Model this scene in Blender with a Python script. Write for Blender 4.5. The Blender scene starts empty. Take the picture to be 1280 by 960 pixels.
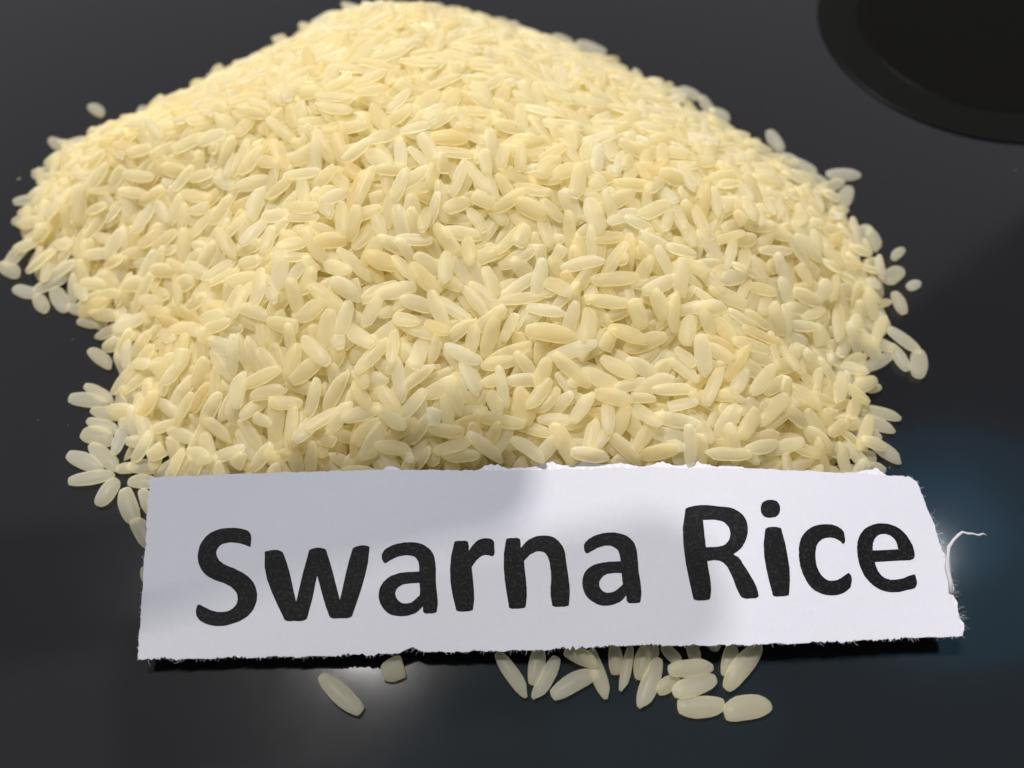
import bpy, bmesh, math, random
import numpy as np
from mathutils import Vector, Matrix, geometry

random.seed(7)
rng = np.random.RandomState(11)
C = bpy.context.scene.collection
MM = 0.001

# ------------------------------------------------------------------ camera
PITCH = math.radians(58.0)
CH = 126.0                      # camera height above the table, mm
FPX = 1108.0                    # focal length in pixels of a 1280 px wide picture
cs, sn = math.cos(PITCH), math.sin(PITCH)

cam_d = bpy.data.cameras.new('camera')
cam_d.sensor_width = 36.0
cam_d.lens = 36.0 * FPX / 1280.0
cam_d.clip_start = 0.004
cam_d.clip_end = 50.0
cam_d.dof.use_dof = True
cam_d.dof.focus_distance = 0.128
cam_d.dof.aperture_fstop = 13.0
cam = bpy.data.objects.new('camera', cam_d)
cam.location = (0, 0, CH * MM)
cam.rotation_euler = (math.pi / 2 - PITCH, 0, 0)
C.objects.link(cam)
bpy.context.scene.camera = cam

# ------------------------------------------------------------------ world and lamps
world = bpy.data.worlds.new('World')
bpy.context.scene.world = world
world.use_nodes = True
bg = world.node_tree.nodes['Background']
bg.inputs['Color'].default_value = (0.86, 0.93, 1.0, 1)
bg.inputs['Strength'].default_value = 0.25

vs = bpy.context.scene.view_settings
vs.view_transform = 'Standard'
vs.look = 'None'
vs.exposure = 0.0
vs.gamma = 1.0
cy = bpy.context.scene.cycles
cy.max_bounces = 13
cy.diffuse_bounces = 12
cy.transmission_bounces = 13
cy.glossy_bounces = 4
cy.transparent_max_bounces = 10
cy.use_adaptive_sampling = True
cy.adaptive_threshold = 0.03
cy.use_denoising = True


def area_lamp(name, direction, height, size, radiance, color, target=(0, 80, 0), shape='DISK', size_y=None, roll=0.0):
    """a lamp hung `height` metres above the table along `direction`, facing the rice"""
    ld = bpy.data.lights.new(name, 'AREA')
    ld.shape = shape
    ld.size = size
    if size_y:
        ld.size_y = size_y
    a = size * (size_y or size) * (math.pi / 4 if shape == 'DISK' else 1.0)
    ld.energy = radiance * math.pi * a
    ld.color = color
    lo = bpy.data.objects.new(name, ld)
    d = Vector(direction) / direction[2]
    t = Vector(target) * MM
    lo.location = t + d * height
    lo.rotation_euler = (t - lo.location).to_track_quat('-Z', 'Y').to_euler()
    C.objects.link(lo)
    return lo


# three ceiling spots mirrored in the table top behind the paper, one broad ceiling panel, teal lamps added for the tint mirrored in the table
area_lamp('ceiling_spot', (-0.188, 0.296, 1.0), 1.8, 0.042, 7700.0, (1.0, 0.95, 0.93), (0, 60, 0))
area_lamp('ceiling_spot', (-0.295, 0.36, 1.0), 1.8, 0.042, 6200.0, (1.0, 0.96, 0.97), (0, 60, 0))
area_lamp('ceiling_spot', (0.515, 0.374, 1.0), 1.7, 0.05, 330.0, (0.90, 0.95, 1.0), (0, 60, 0))
pan_d = bpy.data.lights.new('ceiling_panel', 'AREA')
pan_d.shape = 'RECTANGLE'
pan_d.size, pan_d.size_y = 4.4, 3.4
pan_d.energy = 0.47 * math.pi * 4.4 * 3.4
pan_d.color = (1.0, 0.97, 0.99)
pan = bpy.data.objects.new('ceiling_panel', pan_d)
pa = math.atan2(0.72, 0.91)
mid = Vector((0.22, 0.52)) * 1.8
nrm = Vector((-math.sin(pa), math.cos(pa)))
ctr = mid + nrm * 1.72
pan.location = (ctr.x, ctr.y, 1.95)
pan.rotation_euler = (0, 0, pa)
C.objects.link(pan)
def teal_reflection_lamp(x, y, h, sx, sy, radiance, rot, col):  # added lamp, gives the teal reflection on the table top
    d = bpy.data.lights.new('teal_reflection_lamp', 'AREA')
    d.shape = 'ELLIPSE'
    d.size, d.size_y = sx, sy
    d.energy = radiance * math.pi * sx * sy * math.pi / 4
    d.color = col
    o = bpy.data.objects.new('teal_reflection_lamp', d)
    o.location = (x * h, 0.06 + y * h, h)
    o.rotation_euler = (0, 0, rot)
    C.objects.link(o)


teal_reflection_lamp(0.33, 0.20, 1.5, 1.6, 0.55, 0.30, 0.25, (0.12, 0.75, 1.0))
teal_reflection_lamp(0.58, 0.40, 1.3, 0.52, 0.42, 0.85, 0.5, (0.03, 0.55, 1.0))
teal_reflection_lamp(0.57, 0.42, 1.2, 0.24, 0.20, 1.1, 0.2, (0.03, 0.5, 1.0))
teal_reflection_lamp(0.18, 0.17, 1.4, 0.40, 0.20, 0.20, 0.1, (0.12, 0.75, 1.0))


# ------------------------------------------------------------------ helpers
def at(px, py, z=0.0):
    """point (mm) where the ray through a picture position meets the level z"""
    x = (px - 640.0) / FPX
    t = (480.0 - py) / FPX
    d = np.array([x, cs + sn * t, -sn + cs * t])
    k = (z - CH) / d[2]
    return np.array([0.0, 0.0, CH]) + d * k


def project(P):
    """mm points (n,3) -> picture positions and depth"""
    P = np.asarray(P, float)
    zc = P[:, 1] * cs + (CH - P[:, 2]) * sn
    up = P[:, 1] * sn - (CH - P[:, 2]) * cs
    return 640 + P[:, 0] / zc * FPX, 480 - up / zc * FPX, zc


def tag(o, label=None, cat=None, group=None, kind=None):
    for k, v in (('label', label), ('category', cat), ('group', group), ('kind', kind)):
        if v:
            o[k] = v
    return o


def obj_from(name, verts, faces, mat, parent=None, smooth=True):
    me = bpy.data.meshes.new(name)
    me.from_pydata([tuple(v) for v in verts], [], [tuple(f) for f in faces])
    me.update()
    if smooth:
        me.polygons.foreach_set('use_smooth', [True] * len(me.polygons))
    me.materials.append(mat)
    o = bpy.data.objects.new(name, me)
    C.objects.link(o)
    if parent:
        o.parent = parent
    return o


def new_mat(name):
    m = bpy.data.materials.new(name)
    m.use_nodes = True
    nt = m.node_tree
    return m, nt, nt.nodes['Principled BSDF']


def node(nt, kind, **kw):
    n = nt.nodes.new(kind)
    for k, v in kw.items():
        setattr(n, k, v)
    return n


# ------------------------------------------------------------------ materials
def mat_table():
    m, nt, b = new_mat('black_laminate')
    tc = node(nt, 'ShaderNodeTexCoord')
    n1 = node(nt, 'ShaderNodeTexNoise')
    n1.inputs['Scale'].default_value = 40
    n1.inputs['Detail'].default_value = 5
    nt.links.new(tc.outputs['Object'], n1.inputs['Vector'])
    mr = node(nt, 'ShaderNodeMapRange')
    mr.inputs['From Min'].default_value = 0.3
    mr.inputs['From Max'].default_value = 0.7
    mr.inputs['To Min'].default_value = 0.07
    mr.inputs['To Max'].default_value = 0.115
    nt.links.new(n1.outputs['Fac'], mr.inputs['Value'])
    nt.links.new(mr.outputs['Result'], b.inputs['Roughness'])
    b.inputs['Specular IOR Level'].default_value = 0.23
    # sparse specks of dust
    v = node(nt, 'ShaderNodeTexVoronoi')
    v.inputs['Scale'].default_value = 130
    nt.links.new(tc.outputs['Object'], v.inputs['Vector'])
    lt = node(nt, 'ShaderNodeMath', operation='LESS_THAN')
    lt.inputs[1].default_value = 0.022
    nt.links.new(v.outputs['Distance'], lt.inputs[0])
    sep = node(nt, 'ShaderNodeSeparateColor')
    nt.links.new(v.outputs['Color'], sep.inputs['Color'])
    gt = node(nt, 'ShaderNodeMath', operation='GREATER_THAN')
    gt.inputs[1].default_value = 0.82
    nt.links.new(sep.outputs[0], gt.inputs[0])
    mu = node(nt, 'ShaderNodeMath', operation='MULTIPLY')
    nt.links.new(lt.outputs[0], mu.inputs[0])
    nt.links.new(gt.outputs[0], mu.inputs[1])
    mix = node(nt, 'ShaderNodeMix', data_type='RGBA')
    mix.inputs['A'].default_value = (0.007, 0.007, 0.008, 1)
    mix.inputs['B'].default_value = (0.30, 0.30, 0.29, 1)
    nt.links.new(mu.outputs[0], mix.inputs['Factor'])
    nt.links.new(mix.outputs['Result'], b.inputs['Base Color'])
    n2 = node(nt, 'ShaderNodeTexNoise')
    n2.inputs['Scale'].default_value = 900
    nt.links.new(tc.outputs['Object'], n2.inputs['Vector'])
    bp = node(nt, 'ShaderNodeBump')
    bp.inputs['Strength'].default_value = 0.008
    bp.inputs['Distance'].default_value = 0.0001
    nt.links.new(n2.outputs['Fac'], bp.inputs['Height'])
    nt.links.new(bp.outputs['Normal'], b.inputs['Normal'])
    return m


def mat_rice():
    m, nt, b = new_mat('parboiled_rice')
    at1 = node(nt, 'ShaderNodeAttribute', attribute_name='rnd')
    oi = node(nt, 'ShaderNodeObjectInfo')
    ad = node(nt, 'ShaderNodeMath', operation='ADD')
    nt.links.new(at1.outputs['Fac'], ad.inputs[0])
    sc_ = node(nt, 'ShaderNodeSeparateColor')
    nt.links.new(oi.outputs['Color'], sc_.inputs['Color'])
    nt.links.new(sc_.outputs[0], ad.inputs[1])
    fr = node(nt, 'ShaderNodeMath', operation='MULTIPLY')
    fr.inputs[1].default_value = 0.999
    nt.links.new(ad.outputs[0], fr.inputs[0])
    cr = node(nt, 'ShaderNodeValToRGB')
    e = cr.color_ramp.elements
    e[0].position, e[0].color = 0.0, (0.975, 0.905, 0.67, 1)
    e[1].position, e[1].color = 1.0, (0.988, 0.974, 0.885, 1)
    for p, c in ((0.05, (0.982, 0.936, 0.745, 1)), (0.55, (0.986, 0.951, 0.795, 1)), (0.92, (0.988, 0.961, 0.84, 1))):
        k = e.new(p)
        k.color = c
    nt.links.new(fr.outputs[0], cr.inputs['Fac'])
    # faint lengthwise streaks and a chalkier heart
    uv = node(nt, 'ShaderNodeAttribute', attribute_name='gpos')
    nz = node(nt, 'ShaderNodeTexNoise')
    nz.inputs['Scale'].default_value = 1.0
    nz.inputs['Detail'].default_value = 3
    mp = node(nt, 'ShaderNodeVectorMath', operation='MULTIPLY')
    mp.inputs[1].default_value = (0.35, 2.4, 2.4)
    nt.links.new(uv.outputs['Vector'], mp.inputs[0])
    nt.links.new(mp.outputs[0], nz.inputs['Vector'])
    mr = node(nt, 'ShaderNodeMapRange')
    mr.inputs['From Min'].default_value = 0.3
    mr.inputs['From Max'].default_value = 0.7
    mr.inputs['To Min'].default_value = 0.965
    mr.inputs['To Max'].default_value = 1.01
    nt.links.new(nz.outputs['Fac'], mr.inputs['Value'])
    mx = node(nt, 'ShaderNodeVectorMath', operation='SCALE')
    nt.links.new(cr.outputs['Color'], mx.inputs[0])
    nt.links.new(mr.outputs['Result'], mx.inputs['Scale'])
    # rare flecks of bran
    nf = node(nt, 'ShaderNodeTexNoise')
    nf.inputs['Scale'].default_value = 1.3
    nf.inputs['Detail'].default_value = 1
    nt.links.new(uv.outputs['Vector'], nf.inputs['Vector'])
    fl = node(nt, 'ShaderNodeMapRange')
    fl.inputs['From Min'].default_value = 0.80
    fl.inputs['From Max'].default_value = 0.85
    nt.links.new(nf.outputs['Fac'], fl.inputs['Value'])
    fm = node(nt, 'ShaderNodeMix', data_type='RGBA')
    fm.inputs['B'].default_value = (0.42, 0.25, 0.09, 1)
    nt.links.new(fl.outputs['Result'], fm.inputs['Factor'])
    nt.links.new(mx.outputs[0], fm.inputs['A'])
    nt.links.new(fm.outputs['Result'], b.inputs['Base Color'])
    bp = node(nt, 'ShaderNodeBump')
    bp.inputs['Strength'].default_value = 0.25
    bp.inputs['Distance'].default_value = 0.0001
    nt.links.new(nz.outputs['Fac'], bp.inputs['Height'])
    nt.links.new(bp.outputs['Normal'], b.inputs['Normal'])
    b.inputs['Roughness'].default_value = 0.33
    b.inputs['Specular IOR Level'].default_value = 0.42
    # light passes through the waxy grain: part of it scatters on to what lies beneath
    tl = node(nt, 'ShaderNodeBsdfTranslucent')
    nt.links.new(fm.outputs['Result'], tl.inputs['Color'])
    nt.links.new(bp.outputs['Normal'], tl.inputs['Normal'])
    ms = node(nt, 'ShaderNodeMixShader')
    ms.inputs['Fac'].default_value = 0.82
    nt.links.new(b.outputs[0], ms.inputs[1])
    nt.links.new(tl.outputs[0], ms.inputs[2])
    tp = node(nt, 'ShaderNodeBsdfTransparent')
    nt.links.new(fm.outputs['Result'], tp.inputs['Color'])
    m2 = node(nt, 'ShaderNodeMixShader')
    m2.inputs['Fac'].default_value = 0.33
    nt.links.new(ms.outputs[0], m2.inputs[1])
    nt.links.new(tp.outputs[0], m2.inputs[2])
    ms = m2
    nt.links.new(ms.outputs[0], nt.nodes['Material Output'].inputs['Surface'])
    return m


def mat_paper(name, base, rough=0.9):
    m, nt, b = new_mat(name)
    tc = node(nt, 'ShaderNodeTexCoord')
    nz = node(nt, 'ShaderNodeTexNoise')
    nz.inputs['Scale'].default_value = 1800
    nz.inputs['Detail'].default_value = 6
    nt.links.new(tc.outputs['Object'], nz.inputs['Vector'])
    mix = node(nt, 'ShaderNodeMix', data_type='RGBA')
    mix.inputs['A'].default_value = tuple(c * 0.95 for c in base) + (1,)
    mix.inputs['B'].default_value = tuple(min(1, c * 1.03) for c in base) + (1,)
    nt.links.new(nz.outputs['Fac'], mix.inputs['Factor'])
    nt.links.new(mix.outputs['Result'], b.inputs['Base Color'])
    n2 = node(nt, 'ShaderNodeTexNoise')
    n2.inputs['Scale'].default_value = 700
    n2.inputs['Detail'].default_value = 8
    nt.links.new(tc.outputs['Object'], n2.inputs['Vector'])
    bp = node(nt, 'ShaderNodeBump')
    bp.inputs['Strength'].default_value = 0.35
    bp.inputs['Distance'].default_value = 0.0001
    nt.links.new(n2.outputs['Fac'], bp.inputs['Height'])
    nt.links.new(bp.outputs['Normal'], b.inputs['Normal'])
    b.inputs['Roughness'].default_value = rough
    b.inputs['Specular IOR Level'].default_value = 0.2
    return m


def mat_toner():
    m, nt, b = new_mat('black_toner')
    tc = node(nt, 'ShaderNodeTexCoord')
    nz = node(nt, 'ShaderNodeTexNoise')
    nz.inputs['Scale'].default_value = 2600
    nz.inputs['Detail'].default_value = 3
    nt.links.new(tc.outputs['Object'], nz.inputs['Vector'])
    mr = node(nt, 'ShaderNodeMapRange')
    mr.inputs['From Min'].default_value = 0.5
    mr.inputs['From Max'].default_value = 0.78
    mr.inputs['To Min'].default_value = 0.0
    mr.inputs['To Max'].default_value = 0.5
    nt.links.new(nz.outputs['Fac'], mr.inputs['Value'])
    mix = node(nt, 'ShaderNodeMix', data_type='RGBA')
    mix.inputs['A'].default_value = (0.005, 0.005, 0.005, 1)
    mix.inputs['B'].default_value = (0.042, 0.042, 0.04, 1)
    nt.links.new(mr.outputs['Result'], mix.inputs['Factor'])
    nt.links.new(mix.outputs['Result'], b.inputs['Base Color'])
    bp = node(nt, 'ShaderNodeBump')
    bp.inputs['Strength'].default_value = 0.25
    bp.inputs['Distance'].default_value = 0.0001
    nt.links.new(nz.outputs['Fac'], bp.inputs['Height'])
    nt.links.new(bp.outputs['Normal'], b.inputs['Normal'])
    b.inputs['Roughness'].default_value = 0.45
    b.inputs['Specular IOR Level'].default_value = 0.12
    return m


def mat_plain(name, col, rough, spec=0.5):
    m, nt, b = new_mat(name)
    tc = node(nt, 'ShaderNodeTexCoord')
    nz = node(nt, 'ShaderNodeTexNoise')
    nz.inputs['Scale'].default_value = 60
    nt.links.new(tc.outputs['Object'], nz.inputs['Vector'])
    mr = node(nt, 'ShaderNodeMapRange')
    mr.inputs['To Min'].default_value = rough * 0.85
    mr.inputs['To Max'].default_value = rough * 1.15
    nt.links.new(nz.outputs['Fac'], mr.inputs['Value'])
    nt.links.new(mr.outputs['Result'], b.inputs['Roughness'])
    b.inputs['Base Color'].default_value = tuple(col) + (1,)
    b.inputs['Specular IOR Level'].default_value = spec
    return m


M_TABLE = mat_table()
M_RICE = mat_rice()
M_PAPER = mat_paper('white_paper', (0.49, 0.486, 0.52))
M_TORN = mat_paper('torn_paper_fibre', (0.56, 0.553, 0.58), 1.0)
M_TONER = mat_toner()
M_DISH = mat_plain('black_glaze', (0.004, 0.0039, 0.0034), 0.35, 0.04)

# ------------------------------------------------------------------ table top
tb = 0.9
obj_t = obj_from('table_top', [(-tb, -0.5, 0), (tb, -0.5, 0), (tb, 1.0, 0), (-tb, 1.0, 0),
                               (-tb, -0.5, -0.02), (tb, -0.5, -0.02), (tb, 1.0, -0.02), (-tb, 1.0, -0.02)],
                 [(0, 1, 2, 3), (7, 6, 5, 4), (0, 4, 5, 1), (1, 5, 6, 2), (2, 6, 7, 3), (3, 7, 4, 0)], M_TABLE, smooth=False)
tag(obj_t, 'smooth black glossy table top under the rice and the paper slip', None, None, 'structure')

# ------------------------------------------------------------------ black dish at the back right
edge = np.array([at(*p)[:2] for p in ((1023, 20), (1032, 55), (1052, 88), (1100, 126), (1180, 160), (1278, 182))])
A_ = np.c_[2 * edge, np.ones(len(edge))]
sol = np.linalg.lstsq(A_, (edge ** 2).sum(1), rcond=None)[0]
DC = sol[:2]
DR = math.sqrt(sol[2] + (DC ** 2).sum())
print('dish', DC, DR)


def lathe(profile, n=128):
    V, F = [], []
    for r, z in profile:
        for k in range(n):
            a = 2 * math.pi * k / n
            V.append((r * math.cos(a) * MM, r * math.sin(a) * MM, z * MM))
    for i in range(len(profile) - 1):
        for k in range(n):
            F.append((i * n + k, i * n + (k + 1) % n, (i + 1) * n + (k + 1) % n, (i + 1) * n + k))
    return V, F


R = DR
dish = bpy.data.objects.new('dish', None)
C.objects.link(dish)
dish.location = (DC[0] * MM, DC[1] * MM, 0)
V, F = lathe([(R * 0.76, 0.42), (R * 0.80, 0.45), (R * 0.985, 0.40), (R * 0.998, 0.33), (R, 0.2), (R * 0.99, 0.05), (R * 0.76, 0.05)])
obj_from('rim', V, F, M_DISH, dish)
V, F = lathe([(0.3, 0.22), (R * 0.70, 0.22), (R * 0.755, 0.35), (R * 0.758, 0.2), (R * 0.70, 0.05), (0.3, 0.05)])
obj_from('well', V, F, mat_plain('black_matt_glaze', (0.0035, 0.0033, 0.0025), 0.35, 0.02), dish)
tag(dish, 'round glossy black dish cut off by the top right corner of the picture', 'dish')


# ------------------------------------------------------------------ grain shapes
def grain_mesh(L, W, T, nu, nv, broken=0.0, bend=0.0, notch=0.0, seed=0):
    """one rice grain along X, mm: a flat spindle with blunt, slightly angular ends, one side straighter than the other;
    broken > 0 snaps that share of its length off, notch bites the germ corner off"""
    r = np.random.RandomState(seed)
    ph = r.uniform(0, 6.28, 4)
    e0, e1 = r.uniform(0.80, 0.93), r.uniform(0.82, 0.95)          # where the spindle is cut at either end
    pw = r.uniform(1.9, 2.5)
    belly = r.uniform(-0.16, 0.16)
    sl0, sl1 = r.uniform(-0.5, 0.5, 2)                             # slant of the blunt ends
    ridge = r.uniform(0.008, 0.025)
    if broken:
        e1 = 1 - 2 * broken
        sl1 = r.uniform(-0.35, 0.35)
    tt = np.linspace(0, math.pi, nu)
    ts = (1 - np.cos(tt)) / 2
    ts = -e0 + (e0 + e1) * (0.35 * np.linspace(0, 1, nu) + 0.65 * ts)
    span = 1.0 if broken else 2.0 / (e0 + e1)
    V, F = [], []

    def put(t, sc, push):
        base_r = (1 - min(1.0, abs(t)) ** pw) ** 0.52
        w2 = W / 2 * base_r * sc
        h2 = T / 2 * (0.25 + 0.75 * base_r) * (1 if sc == 1 else 0.82 * sc) * min(1, base_r * 1.6)
        for k in range(nv):
            a = 2 * math.pi * k / nv
            ca, sa = math.cos(a), math.sin(a)
            y = math.copysign(abs(ca) ** 0.97, ca) * w2
            z = math.copysign(abs(sa) ** 0.95, sa) * h2
            if ca > 0:
                y *= 1 + belly
            f = 1 + ridge * math.cos(4 * a + ph[0]) + 0.025 * math.sin(6 * t + ph[1] + a)
            x = t * L / 2 * span
            sl = sl0 if t < (e1 - e0) / 2 else sl1
            x += sl * y * (0.3 if abs(t) > 0.6 or broken and t > e1 - 0.05 else 0.0) * min(1, abs(t)) ** 6 + push
            if notch and t > 0.5 and ca > 0.1:
                q_ = (t - 0.5) / max(0.2, e1 - 0.5)
                y -= notch * W * q_ * ca
                x -= notch * 0.35 * L * q_ * q_ * ca
            V.append((x, y * f + bend * W * (t * t - 0.35), z * f))
    put(ts[0], 0.55, -0.10)
    for t in ts:
        put(t, 1, 0)
    put(ts[-1], 0.55 if not broken else 0.8, 0.10)
    n_ = nu + 2
    for i_ in range(n_ - 1):
        for k in range(nv):
            F.append((i_ * nv + k, (i_ + 1) * nv + k, (i_ + 1) * nv + (k + 1) % nv, i_ * nv + (k + 1) % nv))
    i0 = len(V)
    V.append(tuple(np.mean(V[:nv], 0) - np.array((0.05, 0, 0))))
    V.append(tuple(np.mean(V[(n_ - 1) * nv:n_ * nv], 0) + np.array((0.05, 0, 0))))
    for k in range(nv):
        F.append((i0, k, (k + 1) % nv))
        F.append((i0 + 1, (n_ - 1) * nv + (k + 1) % nv, (n_ - 1) * nv + k))
    return np.array(V), F


def tri_fan(F):
    T_ = []
    for f in F:
        for i in range(1, len(f) - 1):
            T_.append((f[0], f[i], f[i + 1]))
    return np.array(T_, np.int32)


BASE_L, BASE_W, BASE_T = 6.0, 2.32, 1.34
VAR = []          # (verts, faces, broken?)
for s in range(30):
    br = 0.0 if s < 25 else (0.28, 0.4, 0.2, 0.5, 0.34)[s - 25]
    VAR.append(grain_mesh(BASE_L, BASE_W, BASE_T, 9, 12, br, random.uniform(-0.12, 0.12), random.choice((0, 0, 0, 0.10, 0.16)), 100 + s) + (br,))
W_VAR = np.array([1.0] * 25 + [0.6] * 5)
W_VAR /= W_VAR.sum()

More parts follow.
